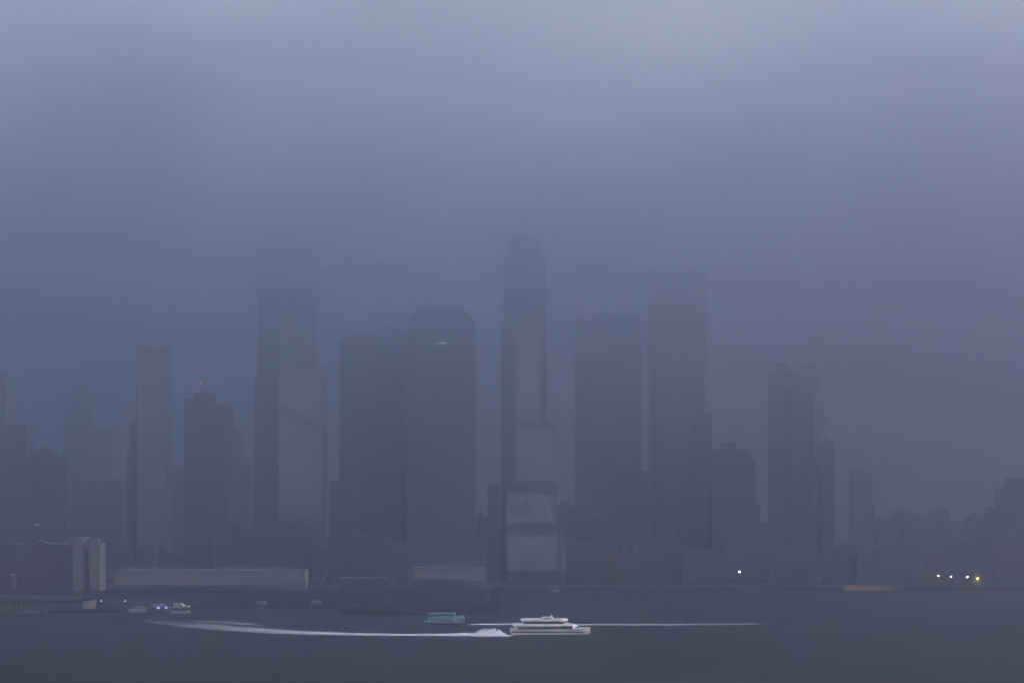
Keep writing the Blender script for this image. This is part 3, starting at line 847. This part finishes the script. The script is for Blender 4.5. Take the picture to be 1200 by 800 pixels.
# moored boats at the left dock
def moored(name, label, x0, x1, D, hullm, bow, decks, cat='boat'):
    k = D / 2640; L = (x1 - x0) * k
    r = root(name, (0, 0, 0), label, cat, None)
    q = MB(); hull(q, -L / 2, L / 2, L * .14 + .8, -.4, 1.3, bowlen=.3, rake=1)
    if bow < 0: q.v = [(-a, c, z) for a, c, z in q.v]
    q.build('hull', M[hullm], r)
    z = 1.35
    for (a0, a1, h, m_) in decks:
        c = MB().box(-L/2 + L * a0, -L/2 + L * a1, -L * .1 - .5, L * .1 + .5, z, z + h).build('cabin', M[m_], r)
        nw = max(2, int(L * (a1 - a0) / 1.6))
        for i in range(nw):
            xx = -L/2 + L * a0 + L * (a1 - a0) * (i + .2) / nw
            MB().box(xx, xx + L * (a1 - a0) / nw * .6, -L * .1 - .58, -L * .1 - .52, z + h * .45, z + h * .8).build('window', M['boat_glass'], c)
        z += h + .03
    MB().bar((0, 0, z), (0, 0, z + 2.2), .09).build('mast', M['white'], r)
    place(r, (X((x0 + x1) / 2, D), D, 0), R(2))
    return r
moored('moored_boat', 'low white excursion boat moored leftmost in the row of docked boats', 149, 174, 1425, 'hull_dark', -1, [(.08, .92, 1.5, 'marine_grey'), (.35, .98, .9, 'concrete'), (.5, .8, .5, 'marine_grey')])
mr_ = moored('moored_boat', 'grey moored boat with two blue lights in the middle of the docked row', 173, 203, 1440, 'concrete', 1, [(.1, .9, 2.2, 'concrete'), (.2, .7, 1.8, 'marine_grey'), (.3, .5, 1.2, 'concrete')])
for px, dz in ((186.5, 5.3), (195.5, 5.6)):
    o = MB().ball((px - 188, -3.4, 0), .1).v
    xx = (px - 188) * 1440 / 2640
    MB().box(xx - .8, xx + .8, -3.6, -3.3, 2.6, 3.9).build('blue_light', M['lamp_blue'], None).parent = mr_
mr2 = moored('moored_boat', 'white moored boat with a tall cabin at the right end of the docked row', 201, 224, 1430, 'marine_grey', 1, [(.05, .85, 2.2, 'concrete'), (.1, .6, 2.8, 'marine_grey')])
xx = (222 - 212.5) * 1430 / 2640
for a in (0, -2.2, -3.6):
    MB().ball((xx + a, -2.4, 4.6 - .2 * a), .28).build('deck_light', M['lamp_soft'], None).parent = mr2
moored('small_launch', 'tiny pale launch tied to the lower left pier', 20, 53, 1400, 'hull_dark', 1, [(.2, .7, 1.2, 'concrete')])
moored('work_boat', 'small pale work boat moored on the shore below the set-back tower', 646, 656, 1815, 'white', 1, [(.3, .8, 1.6, 'teal_dark')])
moored('small_launch', 'tiny launch on the shore left of the barge', 868, 884, 1825, 'concrete', 1, [(.3, .8, 1.5, 'concrete')])

# barge with orange lattice
D = 1822; k = D / 2640
r = root('lattice_barge', (X(1017, D), D, 0), 'long low barge loaded with rusty orange lattice at right', 'barge')
MB().box(X(987, D), X(1048, D), D, D + 10, -.4, 1.2).build('hull', M['hull_dark'], r)
for i in range(17):
    x0 = X(989 + i * 3.3, D)
    MB().bar((x0, D + .5, 1.2), (x0, D + .5, 4.6), .22).build('lattice_post', M['rust'], r)
    MB().bar((x0, D + .5, 1.3), (x0 + 3.3 * k, D + .5, 4.4), .16).build('lattice_brace', M['rust'], r)
MB().box(X(988, D), X(1044, D), D + .3, D + .7, 4.5, 4.9).build('top_rail', M['rust'], r)
MB().box(X(990, D), X(1040, D), D + 2, D + 8, 1.25, 3.6).build('cargo', M['rust'], r)

# ------------------------------------------------------------------ foam
def foam_mat():
    m = bpy.data.materials.new('foam'); m.use_nodes = True
    n = m.node_tree; L = n.links; b = n.nodes['Principled BSDF']
    b.inputs['Base Color'].default_value = (.40, .40, .42, 1); b.inputs['Roughness'].default_value = .9
    tc = n.nodes.new('ShaderNodeTexCoord')
    at = n.nodes.new('ShaderNodeAttribute'); at.attribute_name = 'thin'
    mp = n.nodes.new('ShaderNodeMapping'); mp.inputs['Scale'].default_value = (.16, 1, 1)
    L.new(tc.outputs['Object'], mp.inputs[0])
    no = n.nodes.new('ShaderNodeTexNoise'); no.inputs['Scale'].default_value = .16; no.inputs['Detail'].default_value = 8; no.inputs['Roughness'].default_value = .75
    L.new(mp.outputs[0], no.inputs['Vector'])
    a = n.nodes.new('ShaderNodeMath'); a.operation = 'SUBTRACT'; L.new(no.outputs['Fac'], a.inputs[0]); L.new(at.outputs['Fac'], a.inputs[1])
    mr = n.nodes.new('ShaderNodeMapRange'); mr.inputs['From Min'].default_value = -.09; mr.inputs['From Max'].default_value = .15
    L.new(a.outputs[0], mr.inputs['Value'])
    fd = n.nodes.new('ShaderNodeMapRange'); fd.inputs['From Min'].default_value = .12; fd.inputs['From Max'].default_value = .75
    fd.inputs['To Min'].default_value = 1; fd.inputs['To Max'].default_value = .12
    L.new(at.outputs['Fac'], fd.inputs['Value'])
    ml = n.nodes.new('ShaderNodeMath'); ml.operation = 'MULTIPLY'; L.new(mr.outputs[0], ml.inputs[0]); L.new(fd.outputs[0], ml.inputs[1])
    L.new(ml.outputs[0], b.inputs['Alpha'])
    return m
FOAM = foam_mat()
def wake(name, label, pts, seg=260, ripple=.12, base_thin=.1):
    """pts: (px, py_center, half_width_m, height_m, thinness 0..1) ; lies on the water"""
    rr = random.Random(hash(len(pts)) % 97)
    W = []
    for i in range(seg + 1):
        t = i / seg * (len(pts) - 1); j = min(int(t), len(pts) - 2); u = t - j
        a, c = pts[j], pts[j + 1]
        W.append([a[q] + (c[q] - a[q]) * u for q in range(5)])
    V = []; F = []; thin = []
    NC = 8
    for (px, py, hw, hz, th) in W:
        D = EYE * 2640 / (py - 600)
        x = X(px, D)
        for q in range(NC + 1):
            v = q / NC * 2 - 1
            hgt = .03 + hz * max(0, 1 - v * v) * (1 + rr.uniform(-.35, .35)) + ripple * max(0, 1 - abs(v)) * rr.random()
            V.append((x, D + v * hw * (1 + rr.uniform(-.12, .12)), hgt))
            thin.append(min(1.2, base_thin + th + .55 * abs(v) ** 3))
    for i in range(seg):
        for q in range(NC):
            o = i * (NC + 1) + q
            F.append((o, o + NC + 1, o + NC + 2, o + 1))
    me = bpy.data.meshes.new(name); me.from_pydata(V, [], F)
    at = me.attributes.new('thin', 'FLOAT', 'POINT')
    at.data.foreach_set('value', thin)
    me.materials.append(FOAM)
    o = bpy.data.objects.new(name, me); COL.objects.link(o)
    return tag(o, label, 'wake', kind='stuff')
wake('ferry_wake', 'broad white curving foam wake trailing behind the white ferry',
     [(135, 723, 40, 0, .66), (170, 727, 48, 0, .48), (200, 730, 52, 0, .42), (235, 732.6, 54, 0, .38), (270, 735.8, 46, 0, .34), (320, 739.6, 32, .05, .27), (400, 742.6, 18, .1, .2), (470, 743.8, 14, .2, .16),
      (520, 743.8, 15, .4, .08), (555, 743.8, 18, .8, .02), (575, 744.4, 16, 1.0, 0), (592, 745, 9, .4, .08), (602, 745, 5, .2, .3)])
wake('ferry_wake', 'thin straight foam line stretching right behind the teal ferry',
     [(546, 732, 3, .1, .3), (560, 731.3, 9, .2, .04), (590, 731.2, 8, .2, .05), (640, 731.6, 8, .1, .12), (700, 731.6, 9, .1, .18), (760, 731.6, 9, .1, .22), (830, 731.3, 9, 0, .27), (880, 730.6, 9, 0, .32), (912, 729.8, 7, 0, .5)])
wake('ferry_wake', 'faint patch of old broken foam above the left part of the long wake',
     [(205, 726, 14, 0, .5), (240, 727.5, 26, 0, .38), (280, 730, 26, 0, .36), (320, 733, 18, 0, .4), (352, 736, 10, 0, .55)], seg=120)
# rooster tail of spray behind the white ferry
q = MB(); rr = random.Random(5)
prof = [(553, 0), (558, 1.5), (563, 2.5), (569, 3.1), (576, 3.1), (583, 2.7), (589, 1.4), (597, .1)]
NX = 70; NYs = 12; V = []; F = []
DS = EYE * 2640 / 144.4
for i in range(NX + 1):
    px = 553 + 44 * i / NX
    for (a, c) in zip(prof, prof[1:]):
        if a[0] <= px <= c[0]: h = a[1] + (c[1] - a[1]) * (px - a[0]) / (c[0] - a[0])
    for j in range(NYs + 1):
        v = j / NYs * 2 - 1
        V.append((X(px, DS), DS + v * 6.5, .05 + h * (1 - v * v) * (1 + .75 * mnoise.noise(Vector((px * .42, v * 2.2, 3.1))) + .5 * mnoise.noise(Vector((px * 1.1, v * 4.4, 7.7))))))
for i in range(NX):
    for j in range(NYs):
        o = i * (NYs + 1) + j; F.append((o, o + NYs + 1, o + NYs + 2, o + 1))
q.poly(V, F)
tag(q.build('spray', mat('spray_foam', (.42, .42, .44), .9, var=.2, scale=.8), smooth=True), 'mound of white spray thrown up just behind the white ferry', 'spray', kind='stuff')

# ------------------------------------------------------------------ haze and low cloud
def volume_box(name, x0, x1, y0, y1, z0, z1, m):
    o = MB().box(x0, x1, y0, y1, z0, z1).build(name, m)
    return tag(o, kind='stuff')
m = bpy.data.materials.new('haze_air'); m.use_nodes = True
n = m.node_tree
n.nodes.remove(n.nodes['Principled BSDF'])
pv = n.nodes.new('ShaderNodeVolumePrincipled')
pv.inputs['Anisotropy'].default_value = HAZE_G
pv.inputs['Color'].default_value = HAZE_COLOR + (1,)
pv.inputs['Density'].default_value = HAZE_DENSITY
n.links.new(pv.outputs[0], n.nodes['Material Output'].inputs['Volume'])
volume_box('haze', -5000, 5000, -3000, 9000, -2.6, 400, m)

m = bpy.data.materials.new('cloud_air'); m.use_nodes = True
n = m.node_tree; L = n.links
n.nodes.remove(n.nodes['Principled BSDF'])
pv = n.nodes.new('ShaderNodeVolumePrincipled')
pv.inputs['Anisotropy'].default_value = HAZE_G
pv.inputs['Color'].default_value = HAZE_COLOR + (1,)
L.new(pv.outputs[0], n.nodes['Material Output'].inputs['Volume'])
ge = n.nodes.new('ShaderNodeNewGeometry')
sp = n.nodes.new('ShaderNodeSeparateXYZ'); L.new(ge.outputs['Position'], sp.inputs[0])
no = n.nodes.new('ShaderNodeTexNoise'); no.inputs['Scale'].default_value = .0032; no.inputs['Detail'].default_value = 2
L.new(ge.outputs['Position'], no.inputs['Vector'])
wob = n.nodes.new('ShaderNodeMath'); wob.operation = 'MULTIPLY_ADD'; wob.inputs[1].default_value = 170; 
L.new(no.outputs['Fac'], wob.inputs[0]); L.new(sp.outputs['Z'], wob.inputs[2])
mr = n.nodes.new('ShaderNodeMapRange')
mr.inputs['From Min'].default_value = CLOUD_BASE + 85; mr.inputs['From Max'].default_value = CLOUD_TOP + 85
L.new(wob.outputs[0], mr.inputs['Value'])
pw = n.nodes.new('ShaderNodeMath'); pw.operation = 'POWER'; pw.inputs[1].default_value = 5.0; L.new(mr.outputs[0], pw.inputs[0])
lo = n.nodes.new('ShaderNodeMath'); lo.operation = 'MULTIPLY_ADD'; lo.inputs[1].default_value = .045
L.new(mr.outputs[0], lo.inputs[0]); L.new(pw.outputs[0], lo.inputs[2]); pw = lo
ym = n.nodes.new('ShaderNodeMapRange'); ym.inputs['From Min'].default_value = CLOUD_NEAR; ym.inputs['From Max'].default_value = CLOUD_NEAR + 900
ym.interpolation_type = 'SMOOTHSTEP'
L.new(sp.outputs['Y'], ym.inputs['Value'])
yx = n.nodes.new('ShaderNodeMath'); yx.operation = 'MULTIPLY'; L.new(pw.outputs[0], yx.inputs[0]); L.new(ym.outputs[0], yx.inputs[1]); pw = yx
ml = n.nodes.new('ShaderNodeMath'); ml.operation = 'MULTIPLY'; ml.inputs[1].default_value = CLOUD_DENSITY; L.new(pw.outputs[0], ml.inputs[0])
n2 = n.nodes.new('ShaderNodeTexNoise'); n2.inputs['Scale'].default_value = .0055; n2.inputs['Detail'].default_value = 3
L.new(ge.outputs['Position'], n2.inputs['Vector'])
pm = n.nodes.new('ShaderNodeMapRange'); pm.inputs['From Min'].default_value = .35; pm.inputs['From Max'].default_value = .65
pm.inputs['To Min'].default_value = .85; pm.inputs['To Max'].default_value = 1.15
L.new(n2.outputs['Fac'], pm.inputs['Value'])
m2 = n.nodes.new('ShaderNodeMath'); m2.operation = 'MULTIPLY'; L.new(ml.outputs[0], m2.inputs[0]); L.new(pm.outputs[0], m2.inputs[1])
L.new(m2.outputs[0], pv.inputs['Density'])
volume_box('low_cloud', -4900, 4900, CLOUD_NEAR, 8900, CLOUD_BASE, CLOUD_TOP, m)

# separate banks of cloud drifting round the tower tops: soft ellipsoids, densest at their middle
def wisp_mat():
    m = bpy.data.materials.new('cloud_bank_air'); m.use_nodes = True
    n = m.node_tree; L = n.links
    n.nodes.remove(n.nodes['Principled BSDF'])
    pv = n.nodes.new('ShaderNodeVolumePrincipled')
    pv.inputs['Color'].default_value = HAZE_COLOR + (1,); pv.inputs['Anisotropy'].default_value = HAZE_G
    L.new(pv.outputs[0], n.nodes['Material Output'].inputs['Volume'])
    tc = n.nodes.new('ShaderNodeTexCoord')
    ln = n.nodes.new('ShaderNodeVectorMath'); ln.operation = 'LENGTH'; L.new(tc.outputs['Object'], ln.inputs[0])
    no = n.nodes.new('ShaderNodeTexNoise'); no.inputs['Scale'].default_value = 1.6; no.inputs['Detail'].default_value = 3
    L.new(tc.outputs['Object'], no.inputs['Vector'])
    ad = n.nodes.new('ShaderNodeMath'); ad.operation = 'MULTIPLY_ADD'; ad.inputs[1].default_value = .7; L.new(no.outputs['Fac'], ad.inputs[0]); L.new(ln.outputs['Value'], ad.inputs[2])
    mr = n.nodes.new('ShaderNodeMapRange'); mr.interpolation_type = 'SMOOTHSTEP'
    mr.inputs['From Min'].default_value = 1.15; mr.inputs['From Max'].default_value = .35; mr.inputs['To Min'].default_value = 0; mr.inputs['To Max'].default_value = WISP_DENSITY
    L.new(ad.outputs[0], mr.inputs['Value']); L.new(mr.outputs[0], pv.inputs['Density'])
    return m
WM = wisp_mat()
ball = MB().ball((0, 0, 0), 1.0, 20, 12).build('cloud_bank', WM)
first = True
for px, py, D, rx, ry, rz in ((715, 378, 2040, 78, 170, 52), (437, 376, 1800, 72, 150, 46), (100, 440, 2600, 90, 160, 50)):
    o = ball if first else ball.copy()
    if not first: COL.objects.link(o)
    first = False
    o.location = (X(px, D), D, Z(py, D)); o.scale = (rx, ry, rz)
    tag(o, kind='stuff')
